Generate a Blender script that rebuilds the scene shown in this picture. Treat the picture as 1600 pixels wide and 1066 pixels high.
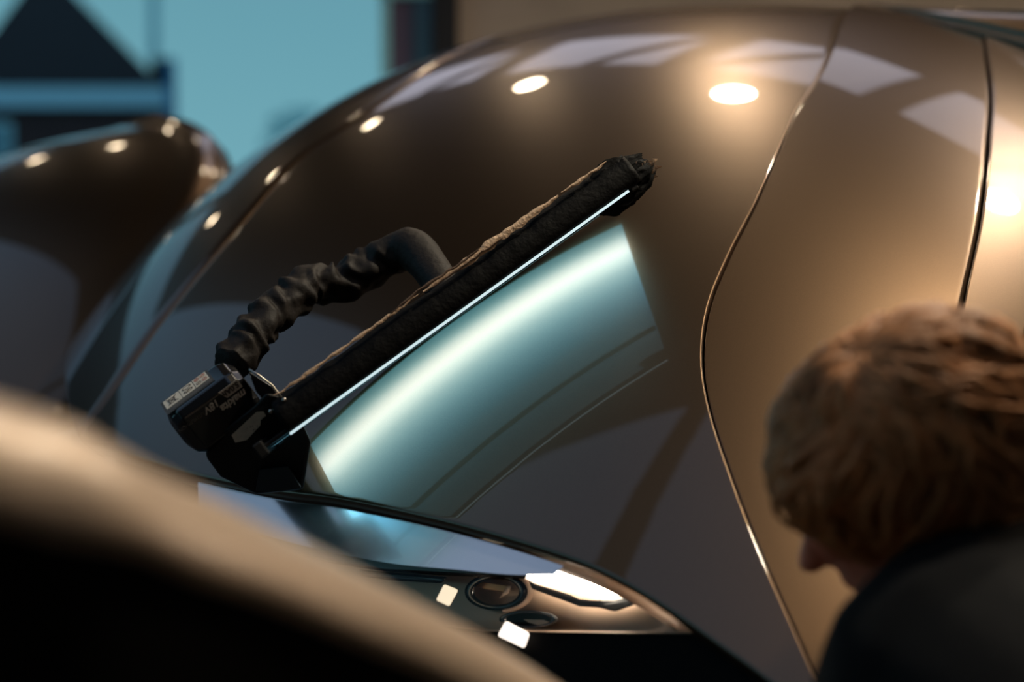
import bpy, bmesh, math, random
import numpy as np
from mathutils import Vector, Matrix, noise as mnoise

for o in list(bpy.data.objects):
    bpy.data.objects.remove(o)
S = bpy.context.scene
COL = S.collection
random.seed(4)

# ------------------------------------------------------------------ camera
F = 2222.0
HZ = 436.0
PITCH = -math.atan((533 - HZ) / F)
CAM = np.array([0.0, 0.0, 1.1])
FW = np.array([0, math.cos(PITCH), math.sin(PITCH)])
UP = np.array([0, -math.sin(PITCH), math.cos(PITCH)])
RT = np.array([1.0, 0, 0])
cam = bpy.data.cameras.new('camera')
cam.sensor_width = 36
cam.lens = 36 * F / 1600
cam.clip_start = 0.05
cam.clip_end = 400
cam.dof.use_dof = True
cam.dof.focus_distance = 1.68
cam.dof.aperture_fstop = 1.8
co = bpy.data.objects.new('camera', cam)
co.location = CAM
co.rotation_euler = (math.pi / 2 + PITCH, 0, 0)
COL.objects.link(co)
S.camera = co
S.view_settings.view_transform = 'Standard'
S.view_settings.look = 'None'
S.view_settings.gamma = 1
S.view_settings.use_curve_mapping = False
S.view_settings.exposure = 0.0

# ------------------------------------------------------------------ dusk sky
wd = bpy.data.worlds.new('dusk_sky')
S.world = wd
wd.use_nodes = True
nt = wd.node_tree
bg = nt.nodes['Background']
tc = nt.nodes.new('ShaderNodeTexCoord')
sx = nt.nodes.new('ShaderNodeSeparateXYZ')
rp = nt.nodes.new('ShaderNodeValToRGB')
nt.links.new(tc.outputs['Generated'], sx.inputs[0])
nt.links.new(sx.outputs['Z'], rp.inputs[0])
nt.links.new(rp.outputs[0], bg.inputs[0])
el = rp.color_ramp.elements
el[0].position = 0.0
el[0].color = (0.185, 0.43, 0.50, 1)
el[1].position = 0.9
el[1].color = (0.20, 0.28, 0.42, 1)
e = el.new(0.18)
e.color = (0.135, 0.345, 0.42, 1)
e = el.new(0.45)
e.color = (0.12, 0.22, 0.33, 1)
bg.inputs[1].default_value = 1.0
LAMP_STRENGTH = 260.0
SKYLIGHT_STRENGTH = 1.0

# ------------------------------------------------------------------ helpers
def ray(x, y):
    return FW + RT * (x - 800) / F + UP * (533 - y) / F

def px(x, y, D):
    return CAM + ray(x, y) * D

def scr(r, d, z):
    """right / down / depth offset -> world vector"""
    return RT * r - UP * d + FW * z

def unit(v):
    v = np.asarray(v, float)
    return v / np.linalg.norm(v)

class Quadric:
    """ellipsoid (P-c)' LL' (P-c) = 1, with a flat chart on it"""
    def __init__(s, p, mid):
        s.c = np.array(p[:3])
        s.L = np.array([[p[3], 0, 0], [p[4], p[5], 0], [p[6], p[7], p[8]]])
        s.A = s.L @ s.L.T
        s.Li = np.linalg.inv(s.L.T)
        q0 = unit(s.L.T @ (s.hit(*mid) - s.c))
        t = unit(np.cross(q0, [0.3, 0.2, 0.93]))
        s.B = np.array([t, np.cross(q0, t), q0])
    def hit(s, x, y):
        o = CAM - s.c
        d = ray(x, y)
        a, b, cc = d @ s.A @ d, o @ s.A @ d, o @ s.A @ o - 1
        k = max(b * b - a * cc, 0)
        return CAM + d * (-b - math.sqrt(k)) / a
    def chart(s, P):
        q = s.B @ unit(s.L.T @ (P - s.c))
        return q[:2] / (1 + q[2])
    def point(s, st):
        st = np.asarray(st, float)
        r2 = (st ** 2).sum(-1, keepdims=True)
        q = np.concatenate([2 * st, 1 - r2], -1) / (1 + r2)
        return s.c + (q @ s.B) @ s.Li.T
    def normal(s, P):
        n = (P - s.c) @ s.A
        return n / np.linalg.norm(n, axis=-1, keepdims=True)
    def pc(s, pts):
        return np.array([s.chart(s.hit(*p)) for p in pts])

def resample(P, ts):
    """Catmull-Rom through the points, at arc-length parameters ts"""
    P = np.asarray(P, float)
    Q = np.vstack([2 * P[0] - P[1], P, 2 * P[-1] - P[-2]])
    out = []
    for i in range(1, len(Q) - 2):
        for t in np.linspace(0, 1, 24, endpoint=False):
            p0, p1, p2, p3 = Q[i - 1], Q[i], Q[i + 1], Q[i + 2]
            out.append(0.5 * (2 * p1 + (p2 - p0) * t + (2 * p0 - 5 * p1 + 4 * p2 - p3) * t * t + (3 * p1 - p0 - 3 * p2 + p3) * t ** 3))
    out.append(P[-1])
    out = np.array(out)
    d = np.r_[0, np.cumsum(np.linalg.norm(np.diff(out, axis=0), axis=1))]
    d /= d[-1]
    return np.stack([np.interp(ts, d, out[:, k]) for k in range(out.shape[1])], 1)

def mesh(name, verts, faces, mat, parent=None, smooth=True, sub=0):
    me = bpy.data.meshes.new(name)
    me.from_pydata([tuple(map(float, v)) for v in verts], [], faces)
    me.validate()
    me.update()
    if smooth:
        me.polygons.foreach_set('use_smooth', [True] * len(me.polygons))
    o = bpy.data.objects.new(name, me)
    COL.objects.link(o)
    if mat:
        me.materials.append(mat)
    if parent is not None:
        o.parent = parent
        o.matrix_parent_inverse = parent.matrix_basis.inverted()
    if sub:
        m = o.modifiers.new('subdivision', 'SUBSURF')
        m.levels = m.render_levels = sub
    return o

def empty(name, loc, label=None, cat=None, group=None):
    o = bpy.data.objects.new(name, None)
    o.location = [float(v) for v in loc]
    o.empty_display_size = 0.1
    COL.objects.link(o)
    return tag(o, label, cat, group)

def tag(o, label=None, cat=None, group=None, kind=None):
    for k, v in (('label', label), ('category', cat), ('group', group), ('kind', kind)):
        if v:
            o[k] = v
    return o

def grid_faces(nu, nv, off=0, closed_u=False):
    f = []
    for j in range(nv - 1):
        for i in range(nu - (0 if closed_u else 1)):
            a, b = j * nu + i, j * nu + (i + 1) % nu
            f.append((off + a, off + b, off + b + nu, off + a + nu))
    return f

def box_data(lo, hi):
    x0, y0, z0 = lo
    x1, y1, z1 = hi
    v = [(x0, y0, z0), (x1, y0, z0), (x1, y1, z0), (x0, y1, z0), (x0, y0, z1), (x1, y0, z1), (x1, y1, z1), (x0, y1, z1)]
    f = [(0, 3, 2, 1), (4, 5, 6, 7), (0, 1, 5, 4), (1, 2, 6, 5), (2, 3, 7, 6), (3, 0, 4, 7)]
    return v, f

def box(name, lo, hi, mat, parent=None, bevel=0):
    v, f = box_data(lo, hi)
    o = mesh(name, v, f, mat, parent, False)
    if bevel:
        m = o.modifiers.new('bevel', 'BEVEL')
        m.width = bevel
        m.segments = 3
    return o

def prism(name, front, back, mat, parent=None, bevel=0.0, smooth=False):
    """solid between two matching polygons"""
    n = len(front)
    v = list(front) + list(back)
    f = [tuple(range(n)), tuple(range(2 * n - 1, n - 1, -1))]
    for i in range(n):
        j = (i + 1) % n
        f.append((i, i + n, j + n, j))
    o = mesh(name, v, f, mat, parent, smooth)
    bm = bmesh.new()
    bm.from_mesh(o.data)
    bmesh.ops.recalc_face_normals(bm, faces=bm.faces)
    bm.to_mesh(o.data)
    bm.free()
    if bevel:
        m = o.modifiers.new('bevel', 'BEVEL')
        m.width = bevel
        m.segments = 3
        m.limit_method = 'ANGLE'
    return o

def tube(name, pts, radii, mat, parent=None, n=16, lump=None, caps=True, ref=(0, 0, 1)):
    pts = np.asarray(pts, float)
    v, f = [], []
    m = len(pts)
    for i in range(m):
        t = unit(pts[min(i + 1, m - 1)] - pts[max(i - 1, 0)])
        a = np.cross(t, ref)
        a = unit(a if np.linalg.norm(a) > 0.05 else np.cross(t, [1, 0.2, 0]))
        b = np.cross(t, a)
        for k in range(n):
            th = 2 * math.pi * k / n
            r = radii[i]
            if lump:
                r *= lump(i / (m - 1), th)
            v.append(pts[i] + (a * math.cos(th) + b * math.sin(th)) * r)
    f = grid_faces(n, m, closed_u=True)
    if caps:
        f.append(tuple(range(n - 1, -1, -1)))
        f.append(tuple(range((m - 1) * n, m * n)))
    return mesh(name, v, f, mat, parent)

# ------------------------------------------------------------------ materials
def pbr(name, col, rough=0.5, metal=0.0, coat=0.0, coat_rough=0.03, spec=0.5, noise_amt=0.0, noise_scale=40.0, bump=0.0, sheen=0.0):
    m = bpy.data.materials.new(name)
    m.use_nodes = True
    t = m.node_tree
    b = t.nodes['Principled BSDF']
    b.inputs['Base Color'].default_value = (*col, 1)
    b.inputs['Roughness'].default_value = rough
    b.inputs['Metallic'].default_value = metal
    b.inputs['Coat Weight'].default_value = coat
    b.inputs['Coat Roughness'].default_value = coat_rough
    b.inputs['Specular IOR Level'].default_value = spec
    if sheen:
        b.inputs['Sheen Weight'].default_value = sheen
    if noise_amt or bump:
        c = t.nodes.new('ShaderNodeTexCoord')
        n = t.nodes.new('ShaderNodeTexNoise')
        n.inputs['Scale'].default_value = noise_scale
        n.inputs['Detail'].default_value = 4
        t.links.new(c.outputs['Object'], n.inputs['Vector'])
        if noise_amt:
            mx = t.nodes.new('ShaderNodeMix')
            mx.data_type = 'RGBA'
            mx.inputs[6].default_value = (*[v * (1 - noise_amt) for v in col], 1)
            mx.inputs[7].default_value = (*[min(v * (1 + noise_amt), 1) for v in col], 1)
            t.links.new(n.outputs[0], mx.inputs[0])
            t.links.new(mx.outputs[2], b.inputs['Base Color'])
        if bump:
            bp = t.nodes.new('ShaderNodeBump')
            bp.inputs['Strength'].default_value = bump
            bp.inputs['Distance'].default_value = 0.004
            t.links.new(n.outputs[0], bp.inputs['Height'])
            t.links.new(bp.outputs[0], b.inputs['Normal'])
    return m

def emit(name, col, strength):
    m = bpy.data.materials.new(name)
    m.use_nodes = True
    b = m.node_tree.nodes['Principled BSDF']
    b.inputs['Base Color'].default_value = (0.8, 0.8, 0.8, 1)
    b.inputs['Emission Color'].default_value = (*col, 1)
    b.inputs['Emission Strength'].default_value = strength
    return m

PAINT = pbr('bronze_metallic_paint', (0.094, 0.056, 0.031), 0.35, 0.95, 1.0, 0.02, noise_amt=0.25, noise_scale=900)
BLACK = pbr('black_plastic', (0.006, 0.006, 0.006), 0.5, spec=0.3)
BLACK_GLOSS = pbr('black_gloss_plastic', (0.006, 0.006, 0.007), 0.18, coat=0.4)
RUBBER = pbr('black_rubber', (0.006, 0.006, 0.006), 0.7)
SEAM = pbr('seam_black', (0.003, 0.003, 0.003), 0.8, spec=0.1)
TAPE = pbr('black_cloth_tape', (0.0018, 0.0016, 0.0015), 0.6, spec=0.10, noise_amt=0.5, noise_scale=160, bump=0.3)
SLEEVE = pbr('dark_fabric_sleeve', (0.010, 0.0065, 0.0045), 0.65, spec=0.3, noise_amt=0.5, noise_scale=120, bump=0.35)
ADHESIVE = pbr('tan_tape_fibre', (0.60, 0.40, 0.25), 0.6, noise_amt=0.6, noise_scale=260, bump=0.6)
STEEL = pbr('worn_steel', (0.5, 0.45, 0.4), 0.3, 1.0)
SATIN = pbr('satin_champagne_reflector', (0.40, 0.28, 0.20), 0.42, 0.35, 0.2)
SILVER = pbr('silver_lacquer', (0.86, 0.80, 0.78), 0.24, 0.95, 1.0)
CONCRETE = pbr('floor_concrete', (0.045, 0.038, 0.033), 0.75, noise_amt=0.4, noise_scale=3, bump=0.2)
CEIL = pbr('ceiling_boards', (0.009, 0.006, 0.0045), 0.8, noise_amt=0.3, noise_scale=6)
WALL = pbr('wall_render', (0.46, 0.38, 0.31), 0.9, noise_amt=0.2, noise_scale=5, bump=0.2)
SKYLIGHT = emit('glowing_skylight_glazing', (0.80, 0.80, 0.98), SKYLIGHT_STRENGTH)  # glazing emits by itself in place of daylight

# ------------------------------------------------------------------ the carport (the building stands turned about 39 degrees to the camera)
E1 = unit([0.765, -0.64, 0])
E2 = np.array([-E1[1], E1[0], 0])
CZ = 3.1
floor = tag(box('floor', (-40, -14, -0.2), (30, 90, 0), CONCRETE), kind='structure')
# ceiling with a ring of four skylight openings left between its boards
SK0 = np.array([0.36, 3.95, CZ])
lane = []                                    # skylights: (start, end) along E1, all 0.60 wide along E2
for a in (-2.02, -0.98, 0.06, 1.10):
    lane.append((a - 0.06, a + 0.82))

def cpoly(name, pts, z0, z1, mat):
    o = prism(name, [(p[0], p[1], z0) for p in pts], [(p[0], p[1], z1) for p in pts], mat)
    return tag(o, kind='structure')

def lane_pt(s, t):
    p = SK0 + E1 * s + E2 * t
    return (p[0], p[1])

LW = 0.62
front_edge = [(3.6, -1.6), (0.05, -1.6), (0.05, 1.88), (-1.1, 1.88), (-1.6, 2.96), (-3.6, 5.6)]  # right part reaches forward, added to shade the person from the sky
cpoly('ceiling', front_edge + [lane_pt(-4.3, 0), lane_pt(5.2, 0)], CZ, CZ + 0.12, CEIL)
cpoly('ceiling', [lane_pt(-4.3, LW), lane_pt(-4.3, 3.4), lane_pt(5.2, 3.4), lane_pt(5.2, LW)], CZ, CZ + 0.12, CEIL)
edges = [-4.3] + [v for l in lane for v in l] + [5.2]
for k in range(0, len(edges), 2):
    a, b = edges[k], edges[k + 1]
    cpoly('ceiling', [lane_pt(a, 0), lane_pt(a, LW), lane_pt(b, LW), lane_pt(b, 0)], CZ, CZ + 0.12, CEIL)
for k, (a, b) in enumerate(lane):
    g = prism('window_%d' % (k + 2), [(*lane_pt(a, 0), CZ + 0.05), (*lane_pt(a, LW), CZ + 0.05), (*lane_pt(b, LW), CZ + 0.05), (*lane_pt(b, 0), CZ + 0.05)],
              [(*lane_pt(a, 0), CZ + 0.07), (*lane_pt(a, LW), CZ + 0.07), (*lane_pt(b, LW), CZ + 0.07), (*lane_pt(b, 0), CZ + 0.07)], SKYLIGHT)
    tag(g, kind='structure')
    d0, d1 = (a + 0.5, b) if k != 2 else (a, a + 0.5)
    bar = prism('glazing_bar', [(*lane_pt(d0 - 0.03, 0), CZ + 0.0), (*lane_pt(d0 + 0.03, 0), CZ), (*lane_pt(d1 + 0.03, LW), CZ), (*lane_pt(d1 - 0.03, LW), CZ)],
                [(*lane_pt(d0 - 0.03, 0), CZ + 0.05), (*lane_pt(d0 + 0.03, 0), CZ + 0.05), (*lane_pt(d1 + 0.03, LW), CZ + 0.05), (*lane_pt(d1 - 0.03, LW), CZ + 0.05)], CEIL, g)

tag(box('wall_back', (-0.235, 6.30, 0), (4.6, 6.5, CZ), WALL), kind='structure')
tag(box('trim_1', (-0.34, 6.22, 0), (-0.235, 6.5, CZ), pbr('dark_post', (0.006, 0.008, 0.012), 0.7)), kind='structure')
tag(box('wall_right', (3.55, -3.4, 0), (3.75, 6.3, CZ), WALL), kind='structure')  # unseen side wall, added to keep sky light off
tag(box('wall_sky_block', (-7.0, -3.6, 0), (3.75, -3.4, 6.2), pbr('dark_sky_block', (0.05, 0.035, 0.03), 0.9)), kind='structure')  # unseen wall added behind the camera to cut down the sky light
tag(box('trim_2', (-2.6, 6.7, 0), (-2.48, 6.82, CZ), CEIL), kind='structure')

tag(prism('trim_3', [(-0.16, 1.88, CZ), (-0.24, 1.88, CZ), (-1.14, 1.20, CZ - 0.02), (-1.02, 1.12, CZ - 0.02)], [(-0.16, 1.88, CZ + 0.1), (-0.24, 1.88, CZ + 0.1), (-1.14, 1.20, CZ + 0.06), (-1.02, 1.12, CZ + 0.06)], CEIL), kind='structure')

# ceiling lamps in one row; first two added to light foreground and person
def ceiling_lamp(p, r, label, power):
    root = empty('ceiling_lamp', (p[0], p[1], CZ), label, 'lamp', 'warm lamps in the carport ceiling')
    n = 28
    v, f = [], []
    prof = [(r * 0.2, 0), (r * 1.35, 0), (r * 1.35, -0.03), (r * 1.12, -0.045), (r * 1.02, -0.03)]
    for rr, z in prof:
        for k in range(n):
            t = 2 * math.pi * k / n
            v.append((p[0] + rr * math.cos(t), p[1] + rr * math.sin(t), CZ + z))
    mesh('housing', v, grid_faces(n, len(prof), closed_u=True), BLACK, root)
    v = [(p[0] + r * math.cos(2 * math.pi * k / n), p[1] + r * math.sin(2 * math.pi * k / n), CZ - 0.032) for k in range(n)]
    mesh('diffuser', v, [tuple(range(n - 1, -1, -1))], emit('warm_lamp_glow', (1.0, 0.88, 0.68) if p[0] > 0.8 else (1.0, 0.78, 0.52), LAMP_STRENGTH * power), root, False)
    return root
for p, r, l, w in (((0.30, 0.35), 0.07, 'round warm ceiling lamp added at the open front to light the foreground car', 0.22),
                ((1.0, 1.62), 0.07, 'round warm ceiling lamp above the crouching person', 3.6),
                ((1.66, 2.72), 0.07, 'round warm ceiling lamp over the near fender', 2.9),
                ((0.45, 3.54), 0.075, 'round warm ceiling lamp mirrored as the big highlight beside the hood gap', 0.85),
                ((-0.31, 4.18), 0.065, 'round warm ceiling lamp mirrored as the oval highlight near the top of the hood', 0.22),
                ((-1.15, 4.85), 0.05, 'round warm ceiling lamp mirrored as a soft glow at the left of the hood', 0.12),
                ((-1.92, 5.45), 0.05, 'round warm ceiling lamp second from the far end of the row', 0.15),
                ((-2.65, 6.1), 0.05, 'round warm ceiling lamp at the far end of the row', 0.15)):
    ceiling_lamp(p, r, l, w)

wl = empty('added_fill_panel', (3.55, 3.6, 1.7), 'warm light panel added on the right wall to brighten the foreground car', 'lamp')  # added light that brightens the near car's edge
box('backplate', (3.515, 3.0, 1.55), (3.55, 4.2, 2.25), BLACK, wl, 0.004)
box('diffuser', (3.49, 3.05, 1.6), (3.515, 4.15, 2.2), emit('warm_panel_glow', (1.0, 0.80, 0.58), 14.0), wl, 0.004)

# ------------------------------------------------------------------ narrow window at the end of the back wall
BLUEFR = pbr('pale_blue_frame_paint', (0.30, 0.72, 0.85), 0.5)
wroot = tag(box('window_1', (-0.545, 6.30, 0.9), (-0.345, 6.32, 2.6), pbr('sky_toned_window_glass', (0.14, 0.12, 0.18), 0.1, coat=0.5)), kind='structure')  # sky reflection put into the glass colour
for lo, hi in (((-0.575, 6.26, 0.9), (-0.535, 6.34, 2.6)), ((-0.575, 6.26, 2.33), (-0.345, 6.34, 2.355)), ((-0.575, 6.26, 0.86), (-0.345, 6.34, 0.9)), ((-0.43, 6.27, 0.9), (-0.345, 6.33, 2.6))):
    box('window_frame', lo, hi, BLUEFR if lo[0] < -0.5 else pbr('navy_board', (0.02, 0.10, 0.17), 0.6), wroot)
tag(box('wall_low', (-0.58, 6.25, 0), (-0.34, 6.45, 0.86), WALL), kind='structure')

# ------------------------------------------------------------------ the car
Q1 = Quadric([0.6924237659979336, 1.9055803931516877, 0.2096891754889669, -0.6434645591191434, -0.21331304789488698, 0.8122502603974291, 0.03857065422041386, -0.6545280690688465, 0.6853455332307359], (800, 450))
Q2 = Quadric([-2.4850012199115667, 3.1382081867913874, 0.10762162158127071, 1.2687717079734218, 1.1166382736791958, 1.1588089666161987, -1.8060379326640794, -0.40356675731517344, 0.7281710459262373], (120, 400))
car = empty('car', (0.5, 2.6, 0), 'bronze metallic car with a domed hood carrying the black inspection lamp', 'car')

def edge_params(n, tight=0.012):
    """parameters in 0..1, dense at both ends"""
    a = np.array([0, .0015, .003, .0045, .006, .008, .010, .013, .017, .022, .03, .04])
    mid = np.linspace(0.055, 0.945, n)
    return np.r_[a, mid, 1 - a[::-1]]

def patch(name, Q, left, right, bottom, top, roll, mat, parent, lift=None, nu=90, nv=90, flange=0.03):
    """Coons patch over the quadric's chart; curves are chart polylines (left/right run bottom to top, bottom/top run left to right).
    roll = radius of the rolled edge at (left, right, bottom, top)"""
    u = edge_params(nu)
    v = edge_params(nv)
    Lc, Rc = resample(left, v), resample(right, v)
    Bc, Tc = resample(bottom, u), resample(top, u)
    U, V = u[None, :, None], v[:, None, None]
    G = (1 - U) * Lc[:, None] + U * Rc[:, None] + (1 - V) * Bc[None] + V * Tc[None] \
        - ((1 - U) * (1 - V) * Bc[0] + U * (1 - V) * Bc[-1] + (1 - U) * V * Tc[0] + U * V * Tc[-1])
    P = Q.point(G)
    N = Q.normal(P)
    if lift is not None:
        P = P + N * lift(np.broadcast_to(U, P.shape[:2] + (1,)), np.broadcast_to(V, P.shape[:2] + (1,)))
    # arc lengths to each edge
    du = np.concatenate([np.zeros((len(v), 1)), np.cumsum(np.linalg.norm(np.diff(P, axis=1), axis=2), axis=1)], 1)
    dv = np.concatenate([np.zeros((1, len(u))), np.cumsum(np.linalg.norm(np.diff(P, axis=0), axis=2), axis=0)], 0)
    drop = np.zeros(P.shape[:2])
    for d, r in ((du, roll[0]), (du[:, -1:] - du, roll[1]), (dv, roll[2]), (dv[-1:] - dv, roll[3])):
        if np.max(r) > 0:
            r = np.broadcast_to(np.asarray(r, float), (len(v),))[:, None] if np.ndim(r) else r
            x = np.clip(1 - d / r, 0, 1)
            drop += r * (1 - np.sqrt(np.clip(1 - x * x * 0.97, 0, 1)))
    P = P - N * drop[..., None]
    nvv, nuu = P.shape[:2]
    verts = list(P.reshape(-1, 3))
    faces = grid_faces(nuu, nvv)
    # flange folded inwards all round
    ring = [(0, i) for i in range(nuu)] + [(j, nuu - 1) for j in range(1, nvv)] + [(nvv - 1, i) for i in range(nuu - 2, -1, -1)] + [(j, 0) for j in range(nvv - 2, 0, -1)]
    base = len(verts)
    for (j, i) in ring:
        verts.append(P[j, i] - N[j, i] * flange)
    m = len(ring)
    for k in range(m):
        a, b = ring[k], ring[(k + 1) % m]
        faces.append((a[0] * nuu + a[1], base + k, base + (k + 1) % m, b[0] * nuu + b[1]))
    o = mesh(name, verts, faces, mat, parent)
    return o, P, N

crease = [(118, 690), (180, 602), (250, 503), (300, 440), (350, 380), (400, 322), (470, 246), (565, 182), (640, 128), (690, 95)]
gap = [(1330, 1170), (1290, 1090), (1250, 1000), (1190, 865), (1150, 762), (1111, 645), (1098, 560), (1108, 478), (1140, 398), (1190, 298), (1240, 184), (1300, 82), (1345, 2), (1372, -40)]
arc = [(118, 690), (250, 728), (330, 750), (430, 769), (520, 780), (620, 800), (740, 829), (880, 871), (960, 905), (1040, 952), (1120, 1008), (1200, 1066), (1330, 1170)]
cl = Q1.pc(crease)
d_out = unit(cl[-1] - cl[-2])
cl = np.vstack([cl, cl[-1] + d_out * 0.10, cl[-1] + d_out * 0.22])
gr = Q1.pc(gap)
d_out2 = unit(gr[-1] - gr[-2])
gr = np.vstack([gr, gr[-1] + d_out2 * 0.10, gr[-1] + d_out2 * 0.20])
bt = Q1.pc(arc)
# keep a 5 mm panel gap on each side of the crease and of the right gap
def shift(curve, k):
    t = np.gradient(curve, axis=0)
    t /= np.linalg.norm(t, axis=1, keepdims=True)
    return curve + np.stack([-t[:, 1], t[:, 0]], 1) * k
sgn = 1.0 if (shift(cl, 1)[4] - cl[4]) @ (gr[5] - cl[4]) > 0 else -1.0     # + = towards the right gap
hl = cl.copy()
hr = shift(gr, -sgn * 0.0004)
hood_bottom = bt.copy()
hood_bottom[-1] = hr[0]
top = np.vstack([hl[-1], 0.5 * (hl[-1] + hr[-1]), hr[-1]])
hood, HP, HN = patch('hood', Q1, hl, hr, hood_bottom, top, (0.014, np.interp(edge_params(130), [0, 0.35, 0.55, 1], [0.0012, 0.0015, 0.016, 0.020]), 0.006, 0.01), PAINT, car, nu=130, nv=130)
hood['label'] = 'wide domed bronze hood panel mirroring the lamp and the sky'

# near fender: pale lit panel right of the gap
fr_px = [(1560, 1170), (1545, 1000), (1500, 840), (1478, 680), (1488, 560), (1508, 450), (1535, 320), (1548, 200), (1550, 110), (1535, 42), (1500, -8), (1480, -40)]
fl = shift(gr, sgn * 0.0004)
frc = Q1.pc(fr_px)
frc = np.vstack([frc, frc[-1] + d_out2 * 0.10, frc[-1] + d_out2 * 0.20])
fend, FP, FN = patch('fender', Q1, fl, frc, np.vstack([fl[0], 0.5 * (fl[0] + frc[0]), frc[0]]), np.vstack([fl[-1], 0.5 * (fl[-1] + frc[-1]), frc[-1]]),
                     (0.0010, 0.008, 0.01, 0.01), PAINT, car, lift=lambda U, V: -0.0045 + 0.0145 * np.clip(V * 1.8 - 0.3, 0, 1) - 0.022 * U + 0.16 * U * np.clip(V * 2 - 1, 0, 1) ** 2.5, nu=70, nv=110)
fend['label'] = 'pale lit front fender between the hood gap and the side of the car'

# side panel beyond the fender
sl = shift(frc, sgn * 0.0004)
sr = Q1.pc([(1660, 1170), (1640, 1000), (1615, 840), (1595, 680), (1590, 600), (1612, 520), (1640, 420), (1665, 320), (1690, 200), (1700, 110), (1690, 42), (1680, -8), (1670, -40)])
sr = np.vstack([sr, sr[-1] + d_out2 * 0.10, sr[-1] + d_out2 * 0.20])
side, SP, SN = patch('side_panel', Q1, sl, sr, np.vstack([sl[0], 0.5 * (sl[0] + sr[0]), sr[0]]), np.vstack([sl[-1], 0.5 * (sl[-1] + sr[-1]), sr[-1]]),
                     (0.003, 0.012, 0.01, 0.01), PAINT, car, lift=lambda U, V: -0.008 - 0.02 * U + (0.16 + 0.10 * U) * np.clip(V * 2 - 1, 0, 1) ** 2.5, nu=40, nv=90)

# strip beyond the crease, falling away on the far side of the hood
ol = shift(cl, -sgn * 0.0018)
outer = shift(cl, -sgn * 0.22)
strip, TP, TN = patch('hood_side', Q1, outer, ol, np.vstack([outer[0], 0.5 * (outer[0] + ol[0]), ol[0]]), np.vstack([outer[-1], 0.5 * (outer[-1] + ol[-1]), ol[-1]]),
                      (0.01, 0.020, 0.01, 0.01), PAINT, car, nu=60, nv=100)

# far fender, a second dome behind the hood
f2b = Q2.pc([(-160, 690), (-60, 690), (60, 690), (150, 650), (215, 560)])
f2l = [Q2.chart(Q2.hit(*p)) for p in [(-160, 690), (-150, 560), (-140, 420), (-125, 330)]]
f2r = [Q2.chart(Q2.hit(*p)) for p in [(215, 560), (270, 470), (330, 380), (365, 300)]]
f2l.append(f2l[-1] + unit(f2l[-1] - f2l[-2]) * 0.25)
f2r.append(f2r[-1] + unit(f2r[-1] - f2r[-2]) * 0.12 + unit(f2l[-1] - f2r[-1]) * 0.03)
f2l, f2r = np.array(f2l), np.array(f2r)
mid2 = Q2.chart(Q2.hit(225, 210))
f2t = np.vstack([f2l[-1], mid2 + unit(mid2 - Q2.chart(Q2.hit(200, 420))) * 0.16, f2r[-1]])
def folds(U, V):
    return 0.026 * np.exp(-((U - 0.62 - 0.10 * V) / 0.08) ** 2) * V + 0.018 * np.exp(-((U - 0.85 + 0.05 * V) / 0.06) ** 2) * V
ff, _, _ = patch('far_fender', Q2, f2l, f2r, f2b, f2t, (0.01, 0.02, 0.01, 0.01), PAINT, car, lift=folds, nu=90, nv=80)

# dark inner structure under the panels, so that gaps and edges look into shade
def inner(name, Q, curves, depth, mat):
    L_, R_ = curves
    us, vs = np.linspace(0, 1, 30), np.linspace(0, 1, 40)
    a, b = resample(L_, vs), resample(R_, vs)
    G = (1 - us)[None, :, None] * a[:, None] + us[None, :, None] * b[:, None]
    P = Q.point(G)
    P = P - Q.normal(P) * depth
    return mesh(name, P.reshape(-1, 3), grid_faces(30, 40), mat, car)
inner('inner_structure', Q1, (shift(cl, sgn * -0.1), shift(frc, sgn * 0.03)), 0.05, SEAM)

# bumper skirt and wheels carry the panels down to the floor
bq = Q1.point(resample(bt, np.linspace(0, 1, 60)))
bn = Q1.normal(bq)
rows = []
for k, (dz, dy) in enumerate(((0.03, 0.15), (0.10, 0.15), (0.19, 0.13), (0.23, 0.06), (0.30, 0.04), (0.40, 0.06), (0.50, 0.12))):
    r = bq - bn * 0.02
    r = r.copy()
    r[:, 2] = np.maximum(r[:, 2] - dz, 0.28 - 0.0 * k)
    r[:, 1] += dy
    rows.append(r)
bump = mesh('bumper', np.concatenate(rows), grid_faces(60, len(rows)), BLACK, car)
bump['label'] = 'black lower front bumper'
def wheel(c, ax):
    c = np.array(c, float)
    ax = unit(ax)
    a = unit(np.cross(ax, [0, 0, 1]))
    b = np.cross(ax, a)
    prof = [(0.02, 0.05), (0.20, 0.07), (0.22, 0.11), (0.30, 0.12), (0.335, 0.08), (0.335, -0.08), (0.30, -0.12), (0.22, -0.11), (0.02, -0.08)]
    v = []
    for r, w in prof:
        for k in range(36):
            t = 2 * math.pi * k / 36
            v.append(c + ax * w + (a * math.cos(t) + b * math.sin(t)) * r)
    return mesh('wheel', v, grid_faces(36, len(prof), closed_u=True), RUBBER, car)
wheel((1.02, 2.35, 0.335), (0.8, -0.6, 0))
wheel((-0.35, 3.35, 0.335), (0.8, -0.6, 0))

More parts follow.
